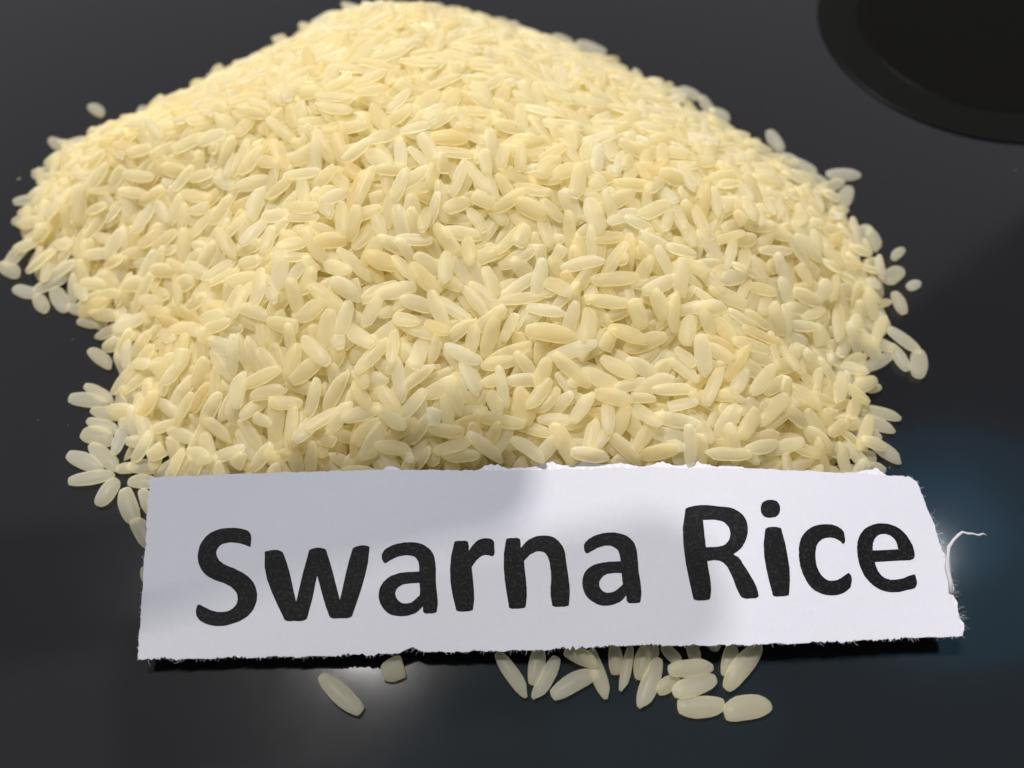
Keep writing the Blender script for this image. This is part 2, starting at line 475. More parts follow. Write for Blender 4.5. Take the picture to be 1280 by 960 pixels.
# ------------------------------------------------------------------ grains lying singly, by picture position of both ends
#  x1, y1, x2, y2, width factor, height mm, label
LOOSE = [
    # left of the paper
    (87, 497, 133, 503, 1.1, 0.95, 'lower of a pair of pale grains pointing left at the left fringe'),
    (107, 481, 141, 500, 0.95, 1.3, 'upper of a pair of pale grains pointing left at the left fringe'),
    (114, 512, 152, 521, 1.0, 0.95, 'grain half hidden under the pair that points left at the left fringe'),
    (109, 525, 149, 539, 0.95, 0.95, 'slender grain behind the stubby round one at the left fringe'),
    (103, 540, 141, 550, 1.45, 1.0, 'stubby wide pale grain at the left fringe above the fan of loose grains'),
    (113, 555, 147, 586, 1.1, 1.0, 'grain slanting down right, topmost of the loose fan left of the paper'),
    (84, 567, 126, 586, 1.15, 0.95, 'leftmost upper grain of the fan of loose grains left of the paper'),
    (86, 601, 142, 592, 1.1, 0.95, 'long crosswise grain of the fan of loose grains left of the paper'),
    (145, 598, 122, 631, 1.15, 0.95, 'short grain pointing down below the crosswise one, left of the paper corner'),
    (154, 611, 168, 653, 1.25, 0.95, 'plump upright grain alone on the black table beside the upper left paper edge'),
    (167, 648, 188, 683, 1.1, 0.95, 'lowest grain left of the paper, partly tucked under its left edge'),
    (177, 611, 190, 642, 1.0, 0.95, 'grain mostly hidden under the left paper edge below the corner'),
    (160, 601, 196, 603, 1.0, 0.95, 'small crosswise grain peeking out at the upper left paper corner'),
    (158, 581, 205, 584, 1.15, 1.2, 'crosswise grain just above the upper left paper corner'),
    (145, 586, 172, 583, 1.1, 0.95, 'grain under the crosswise one above the upper left paper corner'),
    (142, 567, 160, 521, 1.0, 1.3, 'grain standing upright in the picture at the left fringe next to the stubby one'),
    (179, 708, 184, 728, 1.0, 0.95, 'sliver of a grain showing under the left paper edge beside the S'),
    # under the lower paper edge
    (402, 845, 451, 890, 1.2, 0.95, 'lone grain lying on the light reflection below the paper, left of all others there'),
    (474, 842, 515, 829, 1.6, 0.95, 'broken blunt half grain tucked under the lower paper edge below the second letter a'),
    (622, 815, 659, 869, 1.0, 0.95, 'slanting grain, leftmost of the row sticking out below the lower paper edge'),
    (674, 808, 667, 856, 1.0, 0.95, 'upright grain second from left in the row below the lower paper edge'),
    (697, 821, 669, 873, 1.0, 0.95, 'grain leaning right, third from left in the row below the lower paper edge'),
    (689, 870, 747, 838, 1.05, 0.95, 'long grain lying nearly crosswise near the middle of the row below the paper'),
    (738, 812, 759, 872, 1.0, 1.0, 'grain slanting down right beside the long crosswise one below the paper'),
    (706, 812, 748, 830, 1.0, 1.9, 'grain lying across its neighbours in the shade of the lower paper edge'),
    (768, 806, 770, 842, 1.0, 0.95, 'short shaded grain half under the paper left of the thin pointed one'),
    (789, 808, 778, 863, 0.7, 1.0, 'thin pointed yellowish grain hanging out below the lower paper edge'),
    (807, 806, 799, 849, 1.0, 0.95, 'shaded grain right of the thin pointed one below the paper'),
    (823, 823, 801, 885, 1.05, 1.0, 'long upright grain leaning right in the middle of the grains below the paper'),
    (822, 864, 850, 848, 1.1, 0.95, 'grain mostly hidden between the upright one and the stack of three below the paper'),
    (828, 806, 852, 830, 1.0, 0.95, 'shaded grain tucked behind the stack of three crosswise grains below the paper'),
    (862, 800, 872, 832, 1.0, 0.95, 'shaded upright grain under the paper edge above the stack of three'),
    (836, 838, 891, 831, 1.05, 2.3, 'topmost of three crosswise grains stacked below the paper'),
    (842, 867, 895, 847, 1.15, 1.6, 'middle of three crosswise grains stacked below the paper'),
    (847, 884, 904, 881, 1.25, 0.95, 'lowest of three crosswise grains stacked below the paper, blunt at its left end'),
    (905, 891, 962, 880, 1.35, 0.95, 'big plump grain with a nicked tip, lowest and rightmost below the paper'),
    (917, 803, 907, 844, 1.0, 0.95, 'upright grain beside the long leaning one at the right end below the paper'),
    (908, 860, 949, 808, 1.15, 1.3, 'long grain leaning right at the right end of the row below the paper'),
    # right fringe
    (1109, 409, 1152, 439, 1.0, 1.6, 'long smooth grain slanting down at the right fringe above the plump end grain'),
    (1149, 437, 1148, 471, 1.25, 0.95, 'plump upright grain, rightmost of the right fringe'),
    (1114, 430, 1136, 462, 1.1, 0.95, 'grain hanging beside the plump rightmost one at the right fringe'),
    (1078, 462, 1117, 442, 1.0, 0.95, 'grain leaning right along the notch in the right fringe'),
    (1074, 419, 1119, 436, 1.1, 1.9, 'crosswise grain above the notch in the right fringe'),
    (1042, 474, 1091, 476, 1.1, 2.6, 'crosswise grain lying on top just below the notch in the right fringe'),
    (1083, 486, 1101, 482, 1.5, 0.95, 'short broken grain poking out below the notch in the right fringe'),
    (1070, 484, 1081, 517, 1.1, 2.0, 'upright grain below the notch in the right fringe'),
    (1078, 510, 1126, 521, 1.0, 1.2, 'uppermost of the grains pointing right at the lower right fringe'),
    (1070, 521, 1118, 537, 1.0, 1.0, 'second of the grains pointing right at the lower right fringe'),
    (1062, 527, 1102, 547, 1.0, 0.95, 'third of the grains pointing right at the lower right fringe'),
    (1087, 550, 1127, 577, 1.05, 0.95, 'grain slanting down right, nearest the upper right paper corner'),
    (1067, 572, 1094, 571, 1.5, 0.95, 'roundish short grain between the slanting one and the paper at the lower right'),
    (1070, 582, 1107, 585, 1.0, 0.95, 'grain lying along the torn upper paper edge at its right end'),
    # right back
    (961, 163, 977, 188, 1.2, 0.95, 'single grain set off from the back right edge of the heap'),
    (1034, 217, 1076, 218, 1.1, 0.95, 'long crosswise grain alone on the table right of the heap'),
    (975, 193, 998, 204, 1.1, 1.4, 'blurred grain low at the back right edge next to the single one'),
    (990, 199, 1021, 215, 1.1, 0.95, 'grain slanting along the back right edge of the heap'),
    (1009, 218, 1034, 230, 1.1, 0.95, 'grain end to end with the slanting one at the back right edge'),
    (1026, 236, 1054, 226, 1.1, 0.95, 'grain tilting up right under the long crosswise one at the right'),
    (1052, 260, 1062, 233, 1.2, 0.95, 'upright grain right of the heap under the long crosswise one'),
    (1026, 244, 1050, 251, 1.1, 0.95, 'grain pointing at the upright one at the right side of the heap'),
    (1066, 297, 1089, 284, 1.1, 0.95, 'grain forming the left side of a small arch at the right fringe'),
    (1086, 285, 1098, 313, 1.2, 0.95, 'grain forming the right side of a small arch at the right fringe'),
    (1116, 323, 1130, 310, 0.95, 1.4, 'short grain sticking up at the right fringe'),
    (1135, 359, 1150, 352, 1.6, 0.9, 'tiny broken crumb of rice alone at the right of the heap'),
    (1108, 352, 1126, 335, 1.5, 0.95, 'plump grain under the short upturned one at the right fringe'),
    (1119, 365, 1131, 391, 1.1, 0.95, 'upright grain below the tiny crumb at the right fringe'),
    # far behind
    (690, 44, 716, 55, 1.2, 0.95, 'blurred grain on the table behind the heap, left of the pair there'),
    (722, 52, 757, 66, 1.3, 0.95, 'blurred grain on the table behind the heap, right of the pair there'),
    (811, 107, 821, 98, 1.4, 0.95, 'small blurred grain tip behind the right shoulder of the heap'),
    (834, 109, 854, 121, 1.2, 0.95, 'blurred grain leading the string of loose grains behind the right shoulder'),
    (850, 110, 875, 122, 1.1, 0.95, 'second blurred grain in the string behind the right shoulder'),
    (877, 120, 889, 140, 1.2, 0.95, 'upright blurred grain in the string behind the right shoulder'),
    (889, 136, 912, 149, 1.1, 0.95, 'last blurred grain in the string behind the right shoulder'),
    # left fringe, upper
    (62, 174, 90, 189, 1.2, 0.95, 'grain sticking out farthest at the upper left edge of the heap'),
    (112, 131, 129, 143, 1.1, 0.95, 'grain tip at the back left edge above all others there'),
    (40, 217, 88, 214, 1.2, 1.0, 'crosswise grain at the left edge with a brownish tip'),
    (17, 252, 48, 246, 1.1, 0.95, 'grain pointing left, upper of two at the left edge'),
    (15, 278, 46, 268, 1.1, 0.95, 'grain pointing left, lower of two at the left edge'),
    (0, 329, 23, 344, 1.2, 0.95, 'grain touching the left border of the picture'),
    (5, 331, 38, 301, 1.1, 1.5, 'grain leaning right over the one at the left border'),
    (17, 360, 46, 368, 1.1, 0.95, 'grain pointing left below the one at the left border'),
    (40, 363, 83, 346, 1.1, 1.5, 'long bright grain tilting up right at the lower left tip of the heap'),
    (45, 369, 57, 388, 1.1, 0.95, 'short grain hanging down at the lower left tip of the heap'),
    (66, 360, 82, 388, 1.2, 0.95, 'plump grain pointing down at the lower left tip of the heap'),
    (84, 383, 122, 391, 1.0, 0.95, 'slender crosswise grain right of the lower left tip of the heap'),
    (97, 400, 122, 405, 1.1, 0.95, 'short crosswise grain below the slender one near the lower left tip'),
    (112, 436, 139, 458, 1.1, 0.95, 'grain slanting down right on bare table at the left above the pair pointing left'),
]

def paper_z(x, y):
    """height of the slip (mm): leaning on the foot of the heap, gently wavy"""
    s = (y - 30.0 + 0.035 * x) / 26.0
    z = 2.6 + 7.2 * s
    z += 0.35 * math.sin(x * 0.055 + 0.6) + 0.25 * math.sin(x * 0.11 - y * 0.1 + 2.0)
    z += 0.9 * math.exp(-((x + 52) ** 2) / 120.0) * max(0, 1 - s)
    return z


# ------------------------------------------------------------------ the heap: height field and deposition
GR = 0.35
X0, X1, Y0, Y1 = -118.0, 104.0, 18.0, 196.0
NX, NY = int((X1 - X0) / GR), int((Y1 - Y0) / GR)
hm = np.zeros((NY, NX), np.float32)
gx = X0 + (np.arange(NX) + 0.5) * GR
gy = Y0 + (np.arange(NY) + 0.5) * GR

OUT = [(32, 312), (50, 340), (92, 366), (122, 400), (142, 440), (158, 470), (148, 500), (160, 540), (185, 570), (225, 600),
       (330, 640), (480, 690), (620, 760), (700, 790), (800, 800), (900, 790), (985, 720), (1040, 640), (1085, 580),
       (1085, 545), (1075, 505), (1070, 470), (1085, 440), (1100, 400), (1095, 350), (1066, 300), (1030, 253), (970, 212),
       (888, 160), (830, 120), (765, 90), (680, 52), (560, 18), (440, 20), (300, 90), (190, 146), (125, 172), (88, 188), (60, 228), (38, 268)]
poly = np.array([at(*p)[:2] for p in OUT])
GX, GY = np.meshgrid(gx[::2], gy[::2])
dist = np.full(GX.shape, 1e9)
inside = np.zeros(GX.shape, bool)
n = len(poly)
for i in range(n):
    a, b = poly[i], poly[(i + 1) % n]
    ab = b - a
    t = np.clip(((GX - a[0]) * ab[0] + (GY - a[1]) * ab[1]) / (ab @ ab), 0, 1)
    dist = np.minimum(dist, np.hypot(GX - a[0] - t * ab[0], GY - a[1] - t * ab[1]))
    cross = ((a[1] > GY) != (b[1] > GY)) & (GX < (b[0] - a[0]) * (GY - a[1]) / (b[1] - a[1] + 1e-9) + a[0])
    inside ^= cross
dist[~inside] = -1
HMAX = 30.5


def rise(d):
    d = np.maximum(d, 0)
    return HMAX * (1 - np.exp(-(d / 30.0) ** 1.25))


tgt_small = rise(dist)
lump = np.zeros_like(tgt_small)
for _ in range(40):
    cx_, cy_, w_ = rng.uniform(-90, 75), rng.uniform(45, 165), rng.uniform(7, 16)
    lump += rng.uniform(-0.8, 0.9) * np.exp(-((GX - cx_) ** 2 + (GY - cy_) ** 2) / (2 * w_ * w_))
tgt_small = np.where(inside, np.maximum(tgt_small + lump * np.clip(dist / 12, 0, 1), 0.6), 0)
gapn = np.sin(GX * 1.1 + np.sin(GY * 0.7) * 2) * np.sin(GY * 1.3 + np.sin(GX * 0.5) * 2)
tgt_small = np.where((dist < 4.5) & (gapn > 0.15), 0, tgt_small)
target = np.repeat(np.repeat(tgt_small, 2, 0), 2, 1)[:NY, :NX]
if target.shape != hm.shape:
    target = np.pad(target, ((0, NY - target.shape[0]), (0, NX - target.shape[1])), 'edge')
# the slip leans on the foot of the heap: the grains stay under it
PZ = np.array([[paper_z(x_, y_) for x_ in gx[::4]] for y_ in gy[::4]])
PZ = np.repeat(np.repeat(PZ, 4, 0), 4, 1)
PZ = np.pad(PZ, ((0, max(0, NY - PZ.shape[0])), (0, max(0, NX - PZ.shape[1]))), 'edge')[:NY, :NX]
FX, FY = np.meshgrid(gx, gy)
under = np.zeros(hm.shape, bool)
qx, qy, _ = project(np.c_[FX.ravel(), FY.ravel(), PZ.ravel()])
qx, qy = qx.reshape(FX.shape), qy.reshape(FX.shape)
# roof: the underside of the slip with a margin of most of a grain around it
roof = np.where((qx > 172) & (qx < 1190) & (qy > 581) & (qy < 832), PZ - 0.25, 1e3)
beyond = np.maximum(0, FY - (at(640, 590, 9.8)[1] - 3.0))
cap = PZ - 1.3 + 0.13 * beyond
span = np.clip((np.abs(qx - 665) - 500) / 60.0, 0, 1)
target = np.minimum(target, np.maximum(cap, 0) + span * 30)
target = np.where(roof < 900, np.minimum(target, np.maximum(roof - 1.0, 0)), target)
CORE = 6.0
core = np.maximum(target - CORE, 0)
hm[:] = np.where(core > 0, core, 0)


def rot_matrix(yaw, pitch, roll):
    return np.array((Matrix.Rotation(yaw, 3, 'Z') @ Matrix.Rotation(-pitch, 3, 'Y') @ Matrix.Rotation(roll, 3, 'X')))


def ell_heights(Rm, a, b, c, dx, dy):
    Q = Rm @ np.diag((1 / a ** 2, 1 / b ** 2, 1 / c ** 2)) @ Rm.T
    B = Q[0, 2] * dx + Q[1, 2] * dy
    Cc = Q[0, 0] * dx * dx + 2 * Q[0, 1] * dx * dy + Q[1, 1] * dy * dy - 1
    D = B * B - Q[2, 2] * Cc
    ok = D > 0
    s = np.sqrt(np.where(ok, D, 0))
    return ok, (-B - s) / Q[2, 2], (-B + s) / Q[2, 2]


def window(x, y, r):
    i0 = max(0, int((x - r - X0) / GR)); i1 = min(NX, int((x + r - X0) / GR) + 1)
    j0 = max(0, int((y - r - Y0) / GR)); j1 = min(NY, int((y + r - Y0) / GR) + 1)
    return i0, i1, j0, j1


def stamp(x, y, z, Rm, a, b, c):
    i0, i1, j0, j1 = window(x, y, a + 0.3)
    if i1 <= i0 or j1 <= j0:
        return
    dx, dy = np.meshgrid(gx[i0:i1] - x, gy[j0:j1] - y)
    ok, lo, hi = ell_heights(Rm, a, b, c, dx, dy)
    w = hm[j0:j1, i0:i1]
    w[ok] = np.maximum(w[ok], z + hi[ok])


loose_xf = []
for (x1, y1, x2, y2, wf, z, lab) in LOOSE:
    p, q = at(x1, y1, z), at(x2, y2, z)
    c_ = (p + q) / 2
    L = float(np.hypot(*(q - p)[:2]))
    yaw = math.atan2(q[1] - p[1], q[0] - p[0])
    pitch = 0.0 if z < 1.05 else rng.uniform(-0.12, 0.12)
    roll = rng.normal(0, 0.12)
    Wd = 2.3 * wf if L > 4.0 else max(1.6, 0.5 * L * wf)
    Wd = min(Wd, 0.72 * L)
    Td = min(1.6, Wd * 0.66)
    zz = max(Td / 2, z - 0.2)
    Rm = rot_matrix(yaw, pitch, roll)
    loose_xf.append((c_[0], c_[1], zz, yaw, pitch, roll, L / BASE_L, Wd / BASE_W, Td / BASE_T, lab))
    stamp(c_[0], c_[1], zz, Rm, L / 2, Wd / 2, Td / 2)

# candidates follow the free height below the target surface
heap = []      # x y z Rm scale(3) variant
cells = np.argwhere(target > 0.3)
NG, fails = 0, 0
MAXG = 9800
NCAND = 8
while NG < MAXG and fails < 2500:
    cand = cells[rng.randint(0, len(cells), NCAND)]
    de = target[cand[:, 0], cand[:, 1]] - hm[cand[:, 0], cand[:, 1]]
    k = int(np.argmax(de))
    if de[k] < 0.35:
        fails += 1
        continue
    j, i = cand[k]
    x, y = gx[i] + rng.uniform(-.2, .2), gy[j] + rng.uniform(-.2, .2)
    ls = float(np.clip(rng.normal(1.0, 0.11), 0.76, 1.26))
    ws = float(np.clip(rng.normal(1.0, 0.11), 0.78, 1.3))
    th = float(np.clip(rng.normal(1.0, 0.07), 0.85, 1.15))
    a, b, c = BASE_L / 2 * ls, BASE_W / 2 * ws, BASE_T / 2 * th
    yaw = rng.uniform(0, 2 * math.pi)
    i0, i1, j0, j1 = window(x, y, a)
    dx, dy = np.meshgrid(gx[i0:i1] - x, gy[j0:j1] - y)
    w = hm[j0:j1, i0:i1]
    u = dx * math.cos(yaw) + dy * math.sin(yaw)
    v = -dx * math.sin(yaw) + dy * math.cos(yaw)
    fp = (u / a) ** 2 + (v / b) ** 2 < 1
    if fp.sum() < 10:
        fails += 1
        continue
    uu, vv, hh = u[fp], v[fp], w[fp]
    hh = hh - hh.mean()
    su = float((uu * hh).sum() / (uu * uu).sum())
    sv = float((vv * hh).sum() / (vv * vv).sum())
    pitch = float(np.clip(math.atan(su * 0.9) + rng.normal(0, 0.07), -0.75, 0.75))
    roll = float(np.clip(math.atan(sv * 0.7), -0.7, 0.7) + rng.normal(0, 0.18))
    Rm = rot_matrix(yaw, pitch, roll)
    ok, lo, hi = ell_heights(Rm, a, b, c, dx, dy)
    if not ok.any():
        continue
    need = w[ok] - lo[ok]
    z = float(np.percentile(need, 72))
    fl = w[ok] < 0.02
    if fl.any():
        z = max(z, float((-lo[ok][fl]).max()))
    z = max(z, float((-lo[ok]).max()))
    if z - c * 0.4 > target[j, i] + 1.6 + 0.9 * (target[j, i] < 3):
        fails += 1
        continue
    if (z + hi[ok] > roof[j0:j1, i0:i1][ok]).any():
        fails += 1
        continue
    w[ok] = np.maximum(w[ok], z + hi[ok])
    heap.append((x, y, z, Rm, (ls, ws, th), int(rng.choice(len(VAR), p=W_VAR))))
    NG += 1
    fails = 0
print('heap grains', NG, 'fails', fails)

# ------------------------------------------------------------------ which heap grains show largest
PAPER_PX = [(187, 597), (300, 592), (420, 589), (560, 588), (700, 587), (800, 583), (900, 584), (1000, 588), (1100, 593), (1143, 598),
            (1165, 650), (1180, 695), (1192, 745), (1202, 795), (1080, 801), (900, 807), (700, 813), (600, 816), (450, 820), (300, 823), (172, 823)]


def in_poly(px, py, P):
    r = np.zeros(px.shape, bool)
    for i in range(len(P)):
        (ax, ay), (bx, by) = P[i], P[(i + 1) % len(P)]
        r ^= ((ay > py) != (by > py)) & (px < (bx - ax) * (py - ay) / (by - ay + 1e-9) + ax)
    return r


allV, ids = [], []
for g, (x, y, z, Rm, s, v) in enumerate(heap):
    P = (VAR[v][0] * np.array(s)) @ Rm.T + np.array((x, y, z))
    allV.append(P)
    ids.append(np.full(len(P), g))
pts = np.concatenate(allV)
ids = np.concatenate(ids)
px, py, zc = project(pts)
BS = 4
bx, by = (px / BS).astype(int), (py / BS).astype(int)
vis = (px > 0) & (px < 1280) & (py > 0) & (py < 960) & ~in_poly(px, py, PAPER_PX)
key = by * 400 + bx
key, zz, gid = key[vis], zc[vis], ids[vis]
o_ = np.lexsort((zz, key))
key, gid = key[o_], gid[o_]
first = np.r_[True, key[1:] != key[:-1]]
shown = np.bincount(gid[first], minlength=len(heap))
N_HEAP_THINGS = 300 - len(LOOSE)
single = set(np.argsort(-shown)[:N_HEAP_THINGS].tolist())

# ------------------------------------------------------------------ build the grain meshes
def set_attr(me, rnd, gpos):
    a = me.attributes.new('rnd', 'FLOAT', 'POINT')
    a.data.foreach_set('value', np.asarray(rnd, np.float32))
    b = me.attributes.new('gpos', 'FLOAT_VECTOR', 'POINT')
    b.data.foreach_set('vector', np.asarray(gpos, np.float32).ravel())


def mesh_np(name, V, Fq, smooth=True):
    me = bpy.data.meshes.new(name)
    me.from_pydata(V, [], Fq)
    me.polygons.foreach_set('use_smooth', np.ones(len(me.polygons), bool))
    me.materials.append(M_RICE)
    return me


V_ME = []
for v, (V, F, br) in enumerate(VAR):
    me = mesh_np('rice_grain', (V * MM).tolist(), F)
    set_attr(me, np.zeros(len(V)), V + v * 7.0)
    V_ME.append(me)

# joined remainder of the heap, with its solid inside
big_v, big_t, big_r, big_p = [], [], [], []
TRI = [tri_fan(f) for _, f, _ in VAR]
off = 0
for g, (x, y, z, Rm, s, v) in enumerate(heap):
    if g in single:
        continue
    P = allV[g]
    big_v.append(P)
    big_t.append(TRI[v] + off)
    big_r.append(np.full(len(P), rng.rand()))
    big_p.append(VAR[v][0] + rng.uniform(0, 50))
    off += len(P)
st = 6
csub = core[::st, ::st] - 0.6
yy, xx = np.meshgrid(gy[::st], gx[::st], indexing='ij')
nyc, nxc = csub.shape
big_v.append(np.c_[xx.ravel(), yy.ravel(), np.maximum(csub, -0.5).ravel()])
idx = np.arange(nyc * nxc).reshape(nyc, nxc)
q = np.stack((idx[:-1, :-1], idx[:-1, 1:], idx[1:, 1:], idx[1:, :-1]), -1).reshape(-1, 4)
keep = (csub.ravel()[q] > 0).all(1)
q = q[keep]
big_t.append(np.concatenate((q[:, (0, 1, 2)], q[:, (0, 2, 3)])) + off)
big_r.append(np.full(nyc * nxc, 0.3))
big_p.append(np.c_[xx.ravel(), yy.ravel(), csub.ravel()])
bv = np.concatenate(big_v) * MM
bt = np.concatenate(big_t)
me = bpy.data.meshes.new('rice_heap')
me.vertices.add(len(bv))
me.vertices.foreach_set('co', bv.astype(np.float32).ravel())
me.loops.add(len(bt) * 3)
me.loops.foreach_set('vertex_index', bt.astype(np.int32).ravel())
me.polygons.add(len(bt))
me.polygons.foreach_set('loop_start', np.arange(0, len(bt) * 3, 3, dtype=np.int32))
me.polygons.foreach_set('use_smooth', np.ones(len(bt), bool))
me.update(calc_edges=True)
me.validate()
set_attr(me, np.concatenate(big_r), np.concatenate(big_p))
me.materials.append(M_RICE)
me.materials.append(mat_plain('packed_rice', (0.95, 0.87, 0.60), 0.7, 0.1))
mi = np.zeros(len(bt), np.int32)
mi[len(bt) - 2 * len(q):] = 1
me.polygons.foreach_set('material_index', mi)
ho = bpy.data.objects.new('rice_heap', me)
ho.color = (0, 0, 0, 1)
C.objects.link(ho)
tag(ho, 'broad heap of pale yellow parboiled rice grains piled on the black table', 'rice heap', None, 'stuff')
print('heap tris', len(bt))

# single grains of the heap
LET = [(0, 335, 'S'), (335, 470, 'w'), (470, 560, 'first a'), (560, 622, 'small r'), (622, 720, 'n'), (720, 830, 'second a'), (830, 945, 'capital R'), (945, 985, 'i'), (985, 1070, 'c'), (1070, 1300, 'final e')]
DUP = {}
for g in sorted(single):
    x, y, z, Rm, s, v = heap[g]
    o = bpy.data.objects.new('rice_grain', V_ME[v])
    o.matrix_world = Matrix.Translation(Vector((x, y, z)) * MM) @ Matrix(Rm.tolist()).to_4x4() @ Matrix.Diagonal((*s, 1))
    tone = rng.rand()
    o.color = (tone, tone, tone, 1)
    C.objects.link(o)
    ends = project(np.array([np.array((x, y, z)) + Rm @ np.array((k * BASE_L / 2, 0, 0)) for k in (-1, 1)]))
    ex, ey = ends[0][1] - ends[0][0], ends[1][1] - ends[1][0]
    an = math.degrees(math.atan2(-ey, ex)) % 180
    lie = 'lying crosswise' if an < 22 or an > 158 else 'pointing downhill' if 68 < an < 112 else 'leaning right' if an <= 68 else 'leaning left'
    cx, cy = ends[0].mean(), ends[1].mean()
    let = next(t for lo_, hi_, t in LET if lo_ <= cx < hi_)
    top = 590.0
    d = (top - cy)
    band = ('at the paper edge' if d < 28 else 'just behind the paper' if d < 65 else 'low down' if d < 120 else
            'midway up' if d < 220 else 'high up' if d < 340 else 'near the crest')
    build = ('broken' if VAR[v][2] else 'long' if s[0] > 1.14 else 'short' if s[0] < 0.88 else 'plump' if s[1] > 1.13 else 'slender' if s[1] < 0.87 else
             'chalky white' if tone > 0.9 else 'deep yellow' if tone < 0.08 else 'pale')
    o['group'] = 'rice grains on the front of the heap'
    o['category'] = 'rice grain'
    DUP.setdefault(f'{build} grain {lie} {band} above the {let}', []).append((cy, cx, o))
NUM = ['', 'one', 'two', 'three', 'four', 'five', 'six', 'seven', 'eight', 'nine']
ORD = ['topmost', 'second', 'third', 'fourth', 'fifth', 'sixth', 'seventh', 'eighth', 'ninth']
for lab, ms_ in DUP.items():
    ms_.sort(key=lambda m_: m_[0])
    for k, (_, _, o) in enumerate(ms_):
        if len(ms_) == 1:
            o['label'] = lab
        elif k == 0 or k == len(ms_) - 1:
            o['label'] = f'{lab}, {"topmost" if k == 0 else "lowest"} of {NUM[min(9, len(ms_))]}'
        else:
            o['label'] = f'{lab}, {ORD[min(8, k)]} of {NUM[min(9, len(ms_))]} from top'

# loose grains
for n_, (x, y, z, yaw, pitch, roll, sx, sy, sz, lab) in enumerate(loose_xf):
    v = (n_ * 7) % 25
    if 'broken' in lab or 'short' in lab:
        pass
    if 'blunt half' in lab:
        v = 25
    o = bpy.data.objects.new('rice_grain', V_ME[v])
    o.matrix_world = Matrix.Translation(Vector((x, y, z)) * MM) @ Matrix(rot_matrix(yaw, pitch, roll).tolist()).to_4x4() @ Matrix.Diagonal((sx, sy, sz, 1))
    tone = rng.uniform(0.3, 1.0)
    o.color = (tone, tone, tone, 1)
    C.objects.link(o)
    tag(o, lab, 'rice grain', 'loose rice grains around the heap')

# ------------------------------------------------------------------ the paper slip
def on_paper(px, py, lift=0.0):
    z = 5.0
    for _ in range(14):
        P = at(px, py, z)
        z = z * 0.3 + 0.7 * (paper_z(P[0], P[1]) + lift)
    P = at(px, py, z)
    return np.array((P[0], P[1], z))


def spline(pts, n=6):
    """closed outline through points; a third entry 1 marks a sharp corner"""
    P = [(p[0], p[1], len(p) > 2) for p in pts]
    N = len(P)
    out = []
    for i in range(N):
        p0, p1, p2, p3 = P[i - 1], P[i], P[(i + 1) % N], P[(i + 2) % N]
        seg = math.hypot(p2[0] - p1[0], p2[1] - p1[1])
        def tan_(a, b, c_):
            la = math.hypot(b[0] - a[0], b[1] - a[1]); lb = math.hypot(c_[0] - b[0], c_[1] - b[1])
            tx = (b[0] - a[0]) / la * lb + (c_[0] - b[0]) / lb * la
            ty = (b[1] - a[1]) / la * lb + (c_[1] - b[1]) / lb * la
            k = 1.0 / (la + lb)
            return tx * k, ty * k
        m1 = ((p2[0] - p1[0]) / seg, (p2[1] - p1[1]) / seg) if p1[2] else tan_(p0, p1, p2)
        m2 = ((p2[0] - p1[0]) / seg, (p2[1] - p1[1]) / seg) if p2[2] else tan_(p1, p2, p3)
        for k in range(n):
            t = k / n
            h00, h10 = 2 * t ** 3 - 3 * t * t + 1, t ** 3 - 2 * t * t + t
            h01, h11 = -2 * t ** 3 + 3 * t * t, t ** 3 - t * t
            out.append((h00 * p1[0] + h10 * seg * m1[0] + h01 * p2[0] + h11 * seg * m2[0],
                        h00 * p1[1] + h10 * seg * m1[1] + h01 * p2[1] + h11 * seg * m2[1]))
    return out


